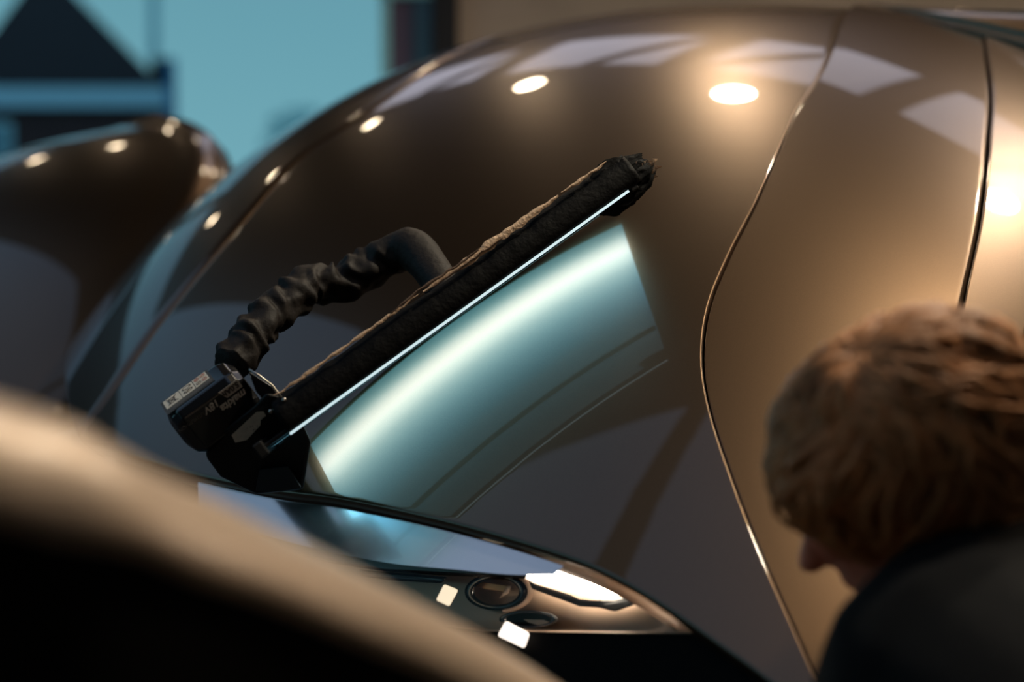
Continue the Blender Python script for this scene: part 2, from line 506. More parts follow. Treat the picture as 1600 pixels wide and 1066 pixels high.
# ------------------------------------------------------------------ headlight under the hood edge
def arc_y(x):
    xs = [p[0] for p in arc]
    ys = [p[1] for p in arc]
    return float(np.interp(x, xs, ys))
def arc_D(x):
    P = Q1.hit(x, arc_y(x))
    return float((P - CAM) @ FW)
def hl_pt(x, y, rec=0.0):
    """point on the headlight's face: hangs from the hood edge and leans forward a little towards the bottom"""
    d = (y - arc_y(x)) / F
    return px(x, y, arc_D(x) + 0.016 - 0.28 * d * 1.5 + rec)
head = empty('headlight', hl_pt(900, 985, 0.02))
head.parent = car
head.matrix_parent_inverse = car.matrix_basis.inverted()
head['label'] = 'lit headlight unit under the hood edge'
def hl_prism(name, pts, rec, th, mat, bevel=0.0):
    fr = [hl_pt(x, y, rec) for x, y in pts]
    bk = [hl_pt(x, y, rec + th) for x, y in pts]
    return prism(name, fr, bk, mat, head, bevel)
def hl_strip(name, upper, lower, rec, bow, mat, n=50, m=8):
    """curved strip between two pixel polylines, bowed outwards"""
    U_, L_ = resample(upper, np.linspace(0, 1, n)), resample(lower, np.linspace(0, 1, n))
    v = []
    for k in range(m):
        t = k / (m - 1)
        for i in range(n):
            x, y = U_[i] * (1 - t) + L_[i] * t
            v.append(hl_pt(x, y, rec - bow * math.sin(math.pi * t) + 0.02 * (1 - t) * 0))
    fs = grid_faces(n, m)
    k = (m // 2) * (n - 1) + n // 2
    a, b, c = (np.array(v[q]) for q in fs[k][:3])
    if np.cross(b - a, c - a) @ (CAM - a) < 0:
        fs = [q[::-1] for q in fs]
    return mesh(name, v, fs, mat, head)
# silver top panel that mirrors the sky
def trim_panel():
    n, m = 60, 12
    U_ = resample([(300, 745), (430, 772), (520, 783), (620, 803), (740, 832), (830, 859), (876, 874)], np.linspace(0, 1, n))
    L_ = resample([(300, 800), (430, 835), (520, 856), (610, 872), (700, 880), (790, 888), (860, 888)], np.linspace(0, 1, n))
    v = []
    for k in range(m):
        t = k / (m - 1)
        for i in range(n):
            x, y = U_[i] * (1 - t) + L_[i] * t
            P = Q1.hit(x, y)
            v.append(P - Q1.normal(P) * 0.012)
    mesh('top_trim', v, grid_faces(n, m), SILVER, head)
trim_panel()
hl_prism('housing', [(440, 838), (520, 860), (610, 876), (700, 884), (830, 897), (930, 919), (1012, 940), (1080, 980), (1118, 1000), (1116, 1010), (980, 1008), (800, 1002), (640, 1000), (500, 960)], 0.085, 0.01, SATIN)
hl_prism('bezel', [(440, 836), (520, 858), (610, 873), (700, 881), (825, 894), (822, 905), (700, 900), (600, 893), (520, 880), (440, 860)], 0.02, 0.05, BLACK_GLOSS, 0.003)
hl_prism('bezel', [(560, 890), (640, 897), (700, 902), (690, 912), (620, 908), (570, 902)], 0.035, 0.03, BLACK_GLOSS, 0.003)
LED = emit('white_led_glow', (1.0, 0.88, 0.72), 26.0)
LEDW = emit('warm_led_glow', (1.0, 0.80, 0.62), 1.4)
hl_prism('light_module', [(819, 890), (826, 882), (872, 875), (900, 880), (950, 897), (998, 922), (985, 928), (957, 933), (940, 929), (900, 917), (850, 906), (822, 901)], 0.03, 0.02, LED, 0.002)
hl_prism('light_guide', [(818, 893), (822, 902), (850, 908), (900, 920), (940, 933), (936, 938), (890, 928), (835, 912), (818, 903)], 0.034, 0.02, LEDW, 0.002)
hl_prism('bracket', [(826, 906), (838, 914), (890, 929), (905, 936), (925, 938), (960, 938), (986, 931), (1000, 923), (1009, 925), (1009, 936), (990, 946), (962, 956), (935, 950), (905, 948), (890, 942), (830, 920)], 0.038, 0.03, BLACK, 0.002)
def ring(name, cx, cy, rx, ry, w, rec, th, mat, a0=0, a1=360, n=40):
    v, f = [], []
    ts = [math.radians(a0 + (a1 - a0) * k / n) for k in range(n + 1)]
    for t in ts:
        for s, dr in ((1, 0), (1 - w, 0), (1 - w, th), (1, th)):
            v.append(hl_pt(cx + rx * s * math.cos(t), cy + ry * s * math.sin(t), rec + dr))
    for k in range(n):
        for q in range(4):
            a, b = k * 4 + q, k * 4 + (q + 1) % 4
            f.append((a, b, b + 4, a + 4))
    return mesh(name, v, f, mat, head)
ring('projector_ring', 776, 925, 58, 34, 0.16, 0.04, 0.03, SATIN, -60, 80)
ring('projector_ring', 776, 925, 50, 29, 0.3, 0.05, 0.03, BLACK_GLOSS, 0, 360)
hl_prism('reflector_plate', [(735, 914), (745, 908), (795, 915), (788, 926), (760, 921)], 0.06, 0.008, pbr('amber_reflector', (0.32, 0.18, 0.09), 0.35, 0.8), 0.001)
hl_prism('reflector_fin', [(792, 916), (800, 914), (796, 928), (780, 936)], 0.05, 0.008, SATIN, 0.001)
ring('projector_lens_ring', 826, 968, 46, 13.5, 0.24, 0.04, 0.03, BLACK_GLOSS)
hl_prism('projector_bowl', [(826 + 36 * math.cos(t), 968 + 10 * math.sin(t)) for t in np.linspace(0, 2 * math.pi, 24, endpoint=False)], 0.066, 0.006, BLACK)
hl_prism('projector_glint', [(818, 968), (850, 969), (862, 974), (840, 977), (826, 973)], 0.060, 0.004, SATIN)  # reflected glint in the bowl, shaped as a satin plate
hl_prism('led_element', [(694, 913), (716, 922), (702, 948), (681, 938)], 0.0, 0.012, emit('led_element_glow', (1.0, 0.82, 0.58), 1.0), 0.002)
hl_prism('led_element', [(790, 970), (828, 990), (820, 1014), (777, 994)], -0.01, 0.012, emit('led_element_glow', (1.0, 0.85, 0.72), 1.5), 0.003)
for k in range(4):          # slanted ribs at the inner end of the lamp
    hl_prism('rib', [(1014 + k * 13, 990 - k * 3.2), (1066 + k * 9, 963 + k * 5), (1070 + k * 9, 965 + k * 5), (1019 + k * 13, 990.5 - k * 3.2)], 0.02, 0.01, SATIN, 0)
for k in range(3):
    hl_prism('rib', [(1034 + k * 9, 976 + k * 2), (1038 + k * 9, 974 + k * 2), (1062 + k * 9, 984 + k * 2), (1058 + k * 9, 987 + k * 2)], 0.024, 0.008, SATIN, 0)
hl_prism('lower_lip', [(760, 984), (900, 986.5), (1122, 989), (1122, 990.5), (900, 988.5), (760, 986)], 0.0, 0.05, SATIN)
hl_prism('lower_cover', [(560, 960), (760, 987), (900, 989), (1112, 991), (1160, 1030), (1240, 1100), (1240, 1200), (560, 1200)], 0.002, 0.03, SEAM)
# clear lens over the lamps
gm = bpy.data.materials.new('clear_lens')
gm.use_nodes = True
t_ = gm.node_tree
t_.nodes.clear()
out = t_.nodes.new('ShaderNodeOutputMaterial')
mixs = t_.nodes.new('ShaderNodeMixShader')
fres = t_.nodes.new('ShaderNodeFresnel')
fres.inputs[0].default_value = 1.25
tr_ = t_.nodes.new('ShaderNodeBsdfTransparent')
gl_ = t_.nodes.new('ShaderNodeBsdfGlossy')
gl_.inputs['Roughness'].default_value = 0.03
tr_.inputs[0].default_value = (0.95, 0.93, 0.90, 1)
t_.links.new(fres.outputs[0], mixs.inputs[0])
t_.links.new(tr_.outputs[0], mixs.inputs[1])
t_.links.new(gl_.outputs[0], mixs.inputs[2])
t_.links.new(mixs.outputs[0], out.inputs[0])
hl_strip('lens', [(440, 842), (610, 877), (830, 896), (1012, 941), (1080, 984)], [(440, 985), (610, 984), (830, 985), (1012, 987), (1112, 990)], -0.004, 0.004, gm)

# ------------------------------------------------------------------ inspection lamp lying along the hood
LA = np.array([-0.2662, 1.7577, 0.9130])
LB = np.array([0.1390, 1.9127, 1.2040])
LE = unit(LB - LA)
LW_ = unit(np.array([0.004, -1.0, 0.022]) - LE * (np.array([0.004, -1.0, 0.022]) @ LE))
LW_ = np.array([0.0, -1.0, 0.012]) / math.hypot(1, 0.012)
LN = unit(np.cross(LE, LW_))
if LN[2] < 0:
    LN = -LN
LEN = float(np.linalg.norm(LB - LA))
WID = 0.22
def lp(s, w, h):
    return LA + LE * s + LW_ * w + LN * h
lamp = empty('inspection_lamp', lp(0.0, 0.1, 0), 'long black battery work lamp wrapped in tape, laid over the hood', 'work lamp')
# housing: swept section with a hand-taped uneven back
def housing():
    n = 90
    sec = [(0.004, 0.0), (0.003, 0.010), (0.012, 0.4), (0.03, 0.72), (0.06, 0.95), (0.09, 1.0), (0.16, 1.0), (0.200, 0.97), (0.214, 0.85), (0.222, 0.6), (0.224, 0.25), (0.223, 0.08), (0.220, 0.0)]
    v = []
    for i in range(n):
        s = 0.03 + (LEN - 0.01) * i / (n - 1)
        H = 0.041 + 0.004 * mnoise.noise((s * 9, 1.7, 0)) + 0.0025 * mnoise.noise((s * 45, 5.1, 0))
        for w, h in sec:
            j = 0.0012 * mnoise.noise((s * 80, w * 60, h * 3)) * (h > 0.05)
            v.append(lp(s, w + j, h * H + j))
    f = grid_faces(len(sec), n)
    m = len(sec)
    f += [tuple(range(m)), tuple(range(n * m - 1, (n - 1) * m - 1, -1))]
    f += [(i * m + m - 1, i * m, (i + 1) * m, (i + 1) * m + m - 1) for i in range(n - 1)]
    o = mesh('housing', v, f, TAPE, lamp)
    bm = bmesh.new()
    bm.from_mesh(o.data)
    bmesh.ops.recalc_face_normals(bm, faces=bm.faces)
    bm.to_mesh(o.data)
    bm.free()
housing()
# the light board: a glowing sheet, the LED's fall-off put into its emission ramp
bmat = bpy.data.materials.new('led_light_board')
bmat.use_nodes = True
t_ = bmat.node_tree
b_ = t_.nodes['Principled BSDF']
b_.inputs['Base Color'].default_value = (0.5, 0.55, 0.55, 1)
b_.inputs['Roughness'].default_value = 0.4
uvn = t_.nodes.new('ShaderNodeUVMap')
sep = t_.nodes.new('ShaderNodeSeparateXYZ')
rmp = t_.nodes.new('ShaderNodeValToRGB')
t_.links.new(uvn.outputs[0], sep.inputs[0])
t_.links.new(sep.outputs[1], rmp.inputs[0])
t_.links.new(rmp.outputs[0], b_.inputs['Emission Color'])
b_.inputs['Emission Strength'].default_value = 10.0
cr = rmp.color_ramp
cr.interpolation = 'B_SPLINE'
stops = [(0.0, (0.03, 0.12, 0.16)), (0.05, (0.05, 0.17, 0.22)), (0.10, (0.20, 0.42, 0.48)), (0.17, (0.80, 0.98, 1.0)), (0.22, (0.62, 0.92, 0.95)), (0.31, (0.13, 0.36, 0.45)), (0.46, (0.030, 0.135, 0.21)), (0.66, (0.010, 0.035, 0.05)), (1.0, (0.006, 0.014, 0.017))]
cr.elements[0].position, cr.elements[0].color = stops[0][0], (*stops[0][1], 1)
cr.elements[1].position, cr.elements[1].color = stops[-1][0], (*stops[-1][1], 1)
for p_, c_ in stops[1:-1]:
    e = cr.elements.new(p_)
    e.color = (*c_, 1)
def board():
    q = [lp(0.002, 0.006, -0.0015), lp(LEN, 0.006, -0.0015), lp(LEN, WID - 0.006, -0.0015), lp(0.002, WID - 0.006, -0.0015)]
    o = mesh('light_board', q, [(0, 1, 2, 3)], bmat, lamp, False)
    uv = o.data.uv_layers.new(name='UVMap')
    for lpi, (a, b) in zip(o.data.polygons[0].loop_indices, ((0, 0), (1, 0), (1, 1), (0, 1))):
        uv.data[lpi].uv = (a, b)
    o['label'] = 'glowing blue-white light board under the lamp'
board()
DARKLINE = pbr('black_line_print', (0.004, 0.005, 0.006), 0.5)
v, f = box_data((0, 0, 0), (1, 1, 1))
def lbox(name, s0, s1, w0, w1, h0, h1, mat, bevel=0):
    o = mesh(name, [lp(s0 + (s1 - s0) * a, w0 + (w1 - w0) * b, h0 + (h1 - h0) * c) for a, b, c in v], f, mat, lamp, False)
    bm = bmesh.new()
    bm.from_mesh(o.data)
    bmesh.ops.recalc_face_normals(bm, faces=bm.faces)
    bm.to_mesh(o.data)
    bm.free()
    if bevel:
        m = o.modifiers.new('bevel', 'BEVEL')
        m.width = bevel
        m.segments = 2
    return o
lbox('guide_line', 0.004, LEN - 0.004, 0.166, 0.173, -0.004, -0.002, DARKLINE)
lbox('acrylic_edge', 0.03, LEN - 0.002, 0.2205, 0.2225, -0.0030, 0.0, emit('acrylic_edge_glow', (0.62, 0.90, 1.0), 0.75))
lbox('channel_edge', -0.01, LEN + 0.004, 0.001, 0.006, -0.002, 0.003, BLACK, 0.001)
lbox('back_plate', -0.012, 0.05, 0.006, WID - 0.004, 0.001, 0.006, BLACK, 0.001)
# translucent flap at the far end
FLAP = pbr('grey_translucent_flap', (0.30, 0.30, 0.30), 0.4)
lbox('end_plate', -0.012, 0.0, 0.03, WID, -0.006, 0.012, BLACK, 0.002)
lbox('end_plate', LEN + 0.001, LEN + 0.012, 0.03, WID, -0.006, 0.02, BLACK, 0.002)

# loose tan tape along the back edge, in lamp space: s along the lamp, w across it, h off the board
def tape_strip(s0, s1, w0, h0, wide, mat, seed, name='tape_edge'):
    n = 70
    v = []
    for i in range(n):
        t = i / (n - 1)
        s_ = s0 + (s1 - s0) * t
        taper = math.sin(math.pi * (0.02 + 0.96 * t)) ** 0.5
        k = wide * taper * (1 + 0.6 * mnoise.noise((s_ * 60, 3.1, seed)))
        j = 0.0016 * mnoise.noise((s_ * 90, 8.0, seed)) + 0.0025 * mnoise.noise((s_ * 18, 2.0, seed))
        for q, o_ in ((0.55, -0.002), (0.15, 0.0012), (-0.35, 0.0014), (-1.0, 0.0005)):
            v.append(lp(s_, w0 + o_ + 0.0035, h0 + j + k * q))
    return mesh(name, v, grid_faces(4, n), mat, lamp)
BROWN_TAPE = pbr('brown_tape_strip', (0.10, 0.055, 0.03), 0.7)  # darker brown strips beside the tan tape
tape_strip(0.245, 0.445, 0.217, 0.0425, 0.0060, ADHESIVE, 1.0)
tape_strip(0.20, 0.33, 0.2175, 0.0445, 0.0022, BROWN_TAPE, 5.0)
tape_strip(0.24, 0.36, 0.2185, 0.0395, 0.0016, BROWN_TAPE, 6.0)
tape_strip(0.06, 0.24, 0.217, 0.042, 0.0026, ADHESIVE, 2.0)
tape_strip(0.04, 0.12, 0.217, 0.042, 0.0022, ADHESIVE, 3.0)
tape_strip(0.45, 0.52, 0.217, 0.042, 0.0026, ADHESIVE, 4.0)

# ragged wad of tape at the far end
def wad():
    c = px(984, 276, 1.70)
    v, f = [], []
    nu, nv = 44, 26
    ax = LE
    for j in range(nv):
        t = j / (nv - 1)
        for i in range(nu):
            a = 2 * math.pi * i / nu
            r = 0.0285 * (math.sin(math.pi * (0.12 + 0.80 * t)) ** 0.42)
            r *= 1 + 0.22 * mnoise.noise((math.cos(a) * 2.2, math.sin(a) * 2.2, t * 3)) + 0.16 * mnoise.noise((math.cos(a) * 6, math.sin(a) * 6, t * 8))
            e_ = 0.004 * mnoise.noise((math.cos(a) * 5, math.sin(a) * 5, 4 + t))
            v.append(c + ax * (-0.055 + 0.080 * t + e_ * 2) + (RT * math.cos(a) + UP * math.sin(a) - ax * ((RT * math.cos(a) + UP * math.sin(a)) @ ax) * 0.7) * r)
    f = grid_faces(nu, nv, closed_u=True)
    f += [tuple(range(nu - 1, -1, -1)), tuple(range((nv - 1) * nu, nv * nu))]
    o = mesh('tape_wad', v, f, TAPE, lamp, False)
    rnd = random.Random(9)
    v, f = [], []
    for k in range(26):
        a = rnd.uniform(-1.2, 1.3)
        base = c + LE * rnd.uniform(-0.01, 0.020) + (RT * math.cos(a) + UP * math.sin(a)) * 0.017
        d = unit(RT * math.cos(a) + UP * math.sin(a) + LE * 0.5 + np.array([rnd.uniform(-.4, .4), rnd.uniform(-.4, .4), rnd.uniform(-.4, .4)]))
        sdir = unit(np.cross(d, [0.3, 0.8, 0.2]))
        L_ = rnd.uniform(0.004, 0.011)
        b0 = len(v)
        v += [base - sdir * 0.003, base + sdir * 0.003, base + d * L_, base + FW * 0.002]
        f += [(b0, b0 + 1, b0 + 2), (b0, b0 + 3, b0 + 2), (b0 + 1, b0 + 3, b0 + 2)]
    mesh('torn_edge', v, f, ADHESIVE, lamp, False)
wad()

# flexible arm in a wrinkled sleeve
arm_px = [(362, 568, 31, 1.655), (385, 539, 31, 1.68), (418, 494, 30, 1.715), (450, 475, 31, 1.74), (482, 444, 31, 1.77), (528, 445, 30, 1.79), (577, 420, 31, 1.80), (618, 396, 30, 1.80), (644, 391, 34, 1.79), (668, 413, 30, 1.765), (690, 446, 29, 1.735), (706, 470, 30, 1.71)]
ap = resample([px(x, y, D) for x, y, r, D in arm_px], np.linspace(0, 1, 220))
ar = np.interp(np.linspace(0, 1, 220), np.linspace(0, 1, len(arm_px)), [r * D / F for x, y, r, D in arm_px])
def lump(s, th):
    w = 1.0 if s < 0.62 else max(0.0, 1 - (s - 0.62) / 0.12)
    ph = s * 80 + 2.4 * math.sin(th + 5 * s) + 4.5 * mnoise.noise((math.cos(th), math.sin(th), s * 11))
    k = 1 + w * (0.11 * math.sin(ph) + 0.22 * mnoise.noise((math.cos(th) * 1.6, math.sin(th) * 1.6, s * 26)))
    return k + 0.05 * mnoise.noise((math.cos(th) * 1.2, math.sin(th) * 1.2, s * 10 + 4))
arm = tube('flexible_arm', ap, ar, SLEEVE, lamp, n=30, lump=lump)
arm['label'] = 'wrinkled dark sleeve over the flexible arm'

# battery and mount
ba = unit(scr(-0.78, 0.60, -0.18))
bb = scr(0.42, 0.27, -0.87)
bb = unit(bb - ba * (bb @ ba))
bc = np.cross(ba, bb)
if bc @ scr(0.47, 0.75, 0.46) < 0:
    bc = -bc
B0 = px(367, 581, 1.575)
def bp(a, b, c):
    """battery space: a along it, b out of the lettered face, c away from the label face"""
    return B0 + ba * a + bb * b + bc * c
BL, BW, BH = 0.090, 0.060, 0.064
bodyv = []
for a, g in ((-0.004, 0.010), (0.004, 0.002), (0.012, 0.0), (BL - 0.014, 0.0), (BL - 0.004, 0.006), (BL + 0.001, 0.016)):
    r = 0.010 + g
    w0, w1, c0, c1 = -BW + g, 0 - g, 0 + g, BH - g
    k = 0.009
    for b, c in ((w1, c0 + k), (w1 - k, c0), (w0 + k, c0), (w0, c0 + k), (w0, c1 - k), (w0 + k, c1), (w1 - k, c1), (w1, c1 - k)):
        bodyv.append(bp(a, b, c))
f8 = grid_faces(8, 6, closed_u=True) + [tuple(range(8)), tuple(range(47, 39, -1))]
bat = mesh('battery', bodyv, f8, BLACK_GLOSS, lamp, False)
bm = bmesh.new()
bm.from_mesh(bat.data)
bmesh.ops.recalc_face_normals(bm, faces=bm.faces)
bm.to_mesh(bat.data)
bm.free()
mb = bat.modifiers.new('bevel', 'BEVEL')
mb.width = 0.002
mb.segments = 3
mb.limit_method = 'ANGLE'
mb.angle_limit = 0.3
bat['label'] = 'black slide-on battery pack with white lettering'
def bquad(name, b_or_c, pts, lift, mat, parent, th=0.0006):
    """thin plate on the label face (c=0) or on the lettered face (b=0)"""
    if b_or_c == 'label':
        fr = [bp(a, b, -lift) for a, b in pts]
        bk = [bp(a, b, -lift + th) for a, b in pts]
    else:
        fr = [bp(a, lift, c) for a, c in pts]
        bk = [bp(a, lift - th, c) for a, c in pts]
    return prism(name, fr, bk, mat, parent)
GREYL = pbr('label_dark_grey', (0.045, 0.04, 0.035), 0.5)
WHITEL = pbr('label_white', (0.62, 0.56, 0.46), 0.5, noise_amt=0.2, noise_scale=300)
PRINT = pbr('label_print', (0.05, 0.035, 0.03), 0.6)
REDP = pbr('label_red_print', (0.35, 0.05, 0.03), 0.6)
LETTER = pbr('pale_lettering', (0.50, 0.44, 0.36), 0.5)
bquad('rating_label', 'label', [(0.023, -0.054), (0.023, -0.014), (0.087, -0.014), (0.087, -0.054)], 0.0006, GREYL, bat)
for a0, a1 in ((0.017, 0.035), (0.0358, 0.053), (0.0538, 0.075)):
    bquad('rating_field', 'label', [(a0 + 0.009, -0.052), (a0 + 0.009, -0.027), (a1 + 0.009, -0.027), (a1 + 0.009, -0.052)], 0.0010, WHITEL, bat)
def loop_mark(a, b, ra, rb, mat, name='warning_mark', cross=True):
    v, f = [], []
    n = 20
    for k in range(n):
        t = 2 * math.pi * k / n
        for q in (1, 0.78):
            v.append(bp(a + 0.009 + ra * q * math.cos(t), b - 0.003 + rb * q * math.sin(t), -0.0014))
    for k in range(n):
        i, j = 2 * k, 2 * ((k + 1) % n)
        f.append((i, i + 1, j + 1, j))
    if cross:
        b0 = len(v)
        for da, db in ((-.75, -.55), (-.55, -.75), (.75, .55), (.55, .75)):
            v.append(bp(a + 0.009 + ra * da, b - 0.003 + rb * db, -0.0015))
        f.append((b0, b0 + 1, b0 + 2, b0 + 3))
    return mesh(name, v, f, mat, bat, False)
loop_mark(0.022, -0.043, 0.0032, 0.0042, REDP)
loop_mark(0.030, -0.043, 0.0032, 0.0042, REDP)
loop_mark(0.022, -0.031, 0.0032, 0.0042, REDP)
loop_mark(0.030, -0.031, 0.0032, 0.0042, PRINT)
loop_mark(0.044, -0.042, 0.006, 0.004, PRINT, cross=False)
loop_mark(0.044, -0.032, 0.006, 0.004, PRINT)
# crossed-out bin on the last field
def marks(segs, mat, lift=0.0014):
    v, f = [], []
    for (a0, b0, a1, b1, w) in segs:
        d = unit([a1 - a0, b1 - b0]) * w
        n_ = len(v)
        for a, b in ((a0 - d[1], b0 + d[0]), (a1 - d[1], b1 + d[0]), (a1 + d[1], b1 - d[0]), (a0 + d[1], b0 - d[0])):
            v.append(bp(a + 0.009, b - 0.003, -lift))
        f.append((n_, n_ + 1, n_ + 2, n_ + 3))
    return mesh('print_mark', v, f, mat, bat, False)
marks([(0.058, -0.046, 0.071, -0.028, 0.0006), (0.071, -0.046, 0.058, -0.028, 0.0006), (0.060, -0.043, 0.069, -0.043, 0.0006), (0.061, -0.043, 0.062, -0.030, 0.0006), (0.069, -0.043, 0.068, -0.030, 0.0006), (0.062, -0.030, 0.068, -0.030, 0.0006)], PRINT)
marks([(0.016, -0.0205 + 0.0022 * k, 0.074 - 0.006 * (k % 2), -0.0205 + 0.0022 * k, 0.0004) for k in range(4)], pbr('grey_print', (0.16, 0.14, 0.12), 0.6))
def text(name, body, a, c, size, mat, shear=0.0, bold=0.0, parent=None):
    """lettering on the battery's face, reading along +a with its top towards +c"""
    cu = bpy.data.curves.new(name, 'FONT')
    cu.body = body
    cu.size = size
    cu.shear = shear
    cu.offset = bold
    cu.extrude = 0.0002
    tmp = bpy.data.objects.new(name, cu)
    COL.objects.link(tmp)
    dg = bpy.context.evaluated_depsgraph_get()
    me = bpy.data.meshes.new_from_object(tmp.evaluated_get(dg))
    bpy.data.objects.remove(tmp)
    for vv in me.vertices:
        vv.co = Vector(bp(a + vv.co.x, 0.0008 + vv.co.z, c + vv.co.y))
    me.materials.clear()
    me.materials.append(mat)
    me.update()
    o = bpy.data.objects.new(name, me)
    COL.objects.link(o)
    o.parent = parent
    o.matrix_parent_inverse = parent.matrix_basis.inverted()
    return o
text('maker_lettering', 'makita', 0.003, 0.0225, 0.0125, LETTER, 0.25, 0.0004, bat)
text('voltage_lettering', '18V', 0.0335, 0.0130, 0.0115, LETTER, 0.2, 0.0003, bat)
text('type_lettering', 'LITHIUM-ION', 0.054, 0.0155, 0.0056, pbr('faded_lettering', (0.12, 0.10, 0.08), 0.6), 0.1, 0, bat)
bquad('capacity_plate', 'text', [(0.003, 0.0085), (0.003, 0.0195), (0.024, 0.0195), (0.028, 0.0085)], 0.0006, LETTER, bat)
text('capacity_lettering', '5.0Ah', 0.0045, 0.0107, 0.0088, PRINT, 0.1, 0.0004, bat)

mnt = [(322, 694), (398, 634), (416, 614), (446, 622), (470, 655), (486, 690), (474, 765), (400, 772), (345, 745), (322, 714)]
prism('battery_mount', [px(x, y, 1.575 + 0.0004 * (y - 640)) for x, y in mnt], [px(x, y, 1.66) for x, y in mnt], BLACK, lamp, 0.004)
stk = [(1010, 615), (1075, 610), (1100, 650), (1050, 690), (1045, 740), (920, 875), (815, 900), (780, 830)]
stp = [(230 + x / 5.92, 540 + y / 5.92) for x, y in stk]
stick = prism('sticker', [px(x, y, 1.570 + 0.0004 * (y - 640)) for x, y in stp], [px(x, y, 1.576 + 0.0004 * (y - 640)) for x, y in stp], pbr('worn_paper_sticker', (0.60, 0.50, 0.38), 0.6, noise_amt=0.25, noise_scale=120), lamp)
stick['label'] = 'worn pale paper sticker'
sm = []
for x, y, w in ((955, 755, 16), (975, 745, 12), (925, 765, 10), (985, 780, 18), (1020, 745, 14), (1070, 670, 12), (880, 805, 7), (1000, 775, 9)):
    cx, cy = 230 + x / 5.92, 540 + y / 5.92
    w /= 11
    sm.append([(cx - w, cy + w * .35), (cx - w * .2, cy - w * .55), (cx + w, cy - w * .5), (cx + w * .2, cy + w * .5)])
v_, f_ = [], []
for q in sm:
    b0 = len(v_)
    v_ += [px(x, y, 1.5695 + 0.0004 * (y - 640)) for x, y in q]
    f_.append((b0, b0 + 1, b0 + 2, b0 + 3))
mesh('sticker_print', v_, f_, PRINT, stick, False)
tube('bracket_wire', [px(x, y, 1.565) for x, y in ((389, 577), (405, 587), (424, 601), (434, 614), (444, 626))], [0.0011] * 5, STEEL, lamp, 8)
tube('bracket_wire', [px(x, y, 1.560) for x, y in ((446, 624), (436, 634), (424, 643))], [0.0011] * 3, STEEL, lamp, 8)
prism('bracket_plate', [px(x, y, 1.578) for x, y in ((388, 580), (424, 603), (442, 628), (424, 640), (400, 612))], [px(x, y, 1.60) for x, y in ((388, 580), (424, 603), (442, 628), (424, 640), (400, 612))], BLACK_GLOSS, lamp, 0.001)
for x, y in ((444, 625), (423, 643)):
    c = px(x, y, 1.558)
    v_ = []
    for j in range(5):
        for i in range(10):
            a = 2 * math.pi * i / 10
            rr = 0.0028 * math.cos(math.pi * j / 9)
            v_.append(c + (RT * math.cos(a) + UP * math.sin(a)) * rr - FW * 0.0025 * math.sin(math.pi * j / 9))
    mesh('rivet', v_, grid_faces(10, 5, closed_u=True), STEEL, lamp)
prism('rubber_foot', [px(x, y, 1.60) for x, y in ((405, 735), (450, 730), (470, 762), (440, 768), (400, 768))], [Q1.hit(x, y) + Q1.normal(Q1.hit(x, y)) * 0.001 for x, y in ((405, 715), (450, 712), (470, 742), (440, 752), (400, 748))], RUBBER, lamp)

# ------------------------------------------------------------------ near car edge, out of focus
near = empty('car', px(150, 900, 0.75) * np.array([1, 1, 0]), 'blurred bronze car in the near foreground, only a door edge with black lining showing', 'car')
ne = [(-260, 540, 0.56), (-120, 575, 0.57), (0, 612, 0.59), (110, 648, 0.61), (220, 692, 0.645), (330, 742, 0.69), (430, 792, 0.735), (530, 842, 0.78), (620, 890, 0.825), (700, 932, 0.865), (790, 984, 0.91), (880, 1042, 0.955), (960, 1098, 1.0), (1060, 1170, 1.05)]
NE = resample([px(x, y + 14 + (20 if 200 < x < 1000 else 0), D) for x, y, D in ne], np.linspace(0, 1, 70))
LIT_BRONZE = pbr('lit_bronze_paint', (0.44, 0.32, 0.23), 0.5, 0.35, 0.25, 0.25)  # bronze made paler and satin, its lit look put into the colour
def sweep(name, prof, mat, to_floor=None):
    v = []
    n = len(NE)
    for i in range(n):
        t = unit(NE[min(i + 1, n - 1)] - NE[max(i - 1, 0)])
        out_ = unit(np.cross(t, [0, 0, 1]))
        if out_ @ FW > 0:
            out_ = -out_
        for o_, d_ in prof:
            P = NE[i] + out_ * o_ + np.array([0, 0, -d_])
            if d_ > 5:
                P = np.array([P[0], P[1], 0.22])
            v.append(P)
    return mesh(name, v, grid_faces(len(prof), n), mat, near)
sweep('door_skin', [(-0.075, 9), (-0.075, 0.20), (-0.055, 0.05), (-0.035, 0.015), (-0.016, 0.003), (0.0, 0.0), (0.012, 0.0045), (0.023, 0.013), (0.032, 0.025), (0.037, 0.037), (0.038, 0.045), (0.034, 0.050)], LIT_BRONZE)
sweep('door_lining', [(0.034, 0.050), (0.024, 0.053), (0.020, 0.07), (0.022, 0.12), (0.025, 0.3), (0.025, 9)], SEAM)

# ------------------------------------------------------------------ house beyond the yard
HY = 40.0
def hx(x):
    return (x - 800) / F * HY
def hz(y):
    return CAM[2] + (HZ - y) / F * HY
SLATE = pbr('dark_slate', (0.012, 0.018, 0.022), 0.8, noise_amt=0.3, noise_scale=4)
house = empty('house', (hx(80), HY + 3, 0), 'brick house with a dark steep slate roof and pale eaves across the yard', 'house')
BRICK = pbr('brown_brick', (0.055, 0.028, 0.03), 0.85, noise_amt=0.4, noise_scale=3)
def hbox(name, x0, x1, y0, y1, z0, z1, mat):
    k = y1 / y0
    return prism(name, [(x0, y0, z0), (x1, y0, z0), (x1, y0, z1), (x0, y0, z1)], [(x0 * k, y1, z0), (x1 * k, y1, z0), (x1 * k, y1, z1), (x0 * k, y1, z1)], mat, house)
hbox('wall', hx(-60), hx(262), HY, HY + 6, 0, hz(168), BRICK)
hbox('eaves_board', hx(-72), hx(266), HY - 0.3, HY + 6.3, hz(171), hz(140), pbr('pale_blue_eaves', (0.42, 0.74, 0.88), 0.6))
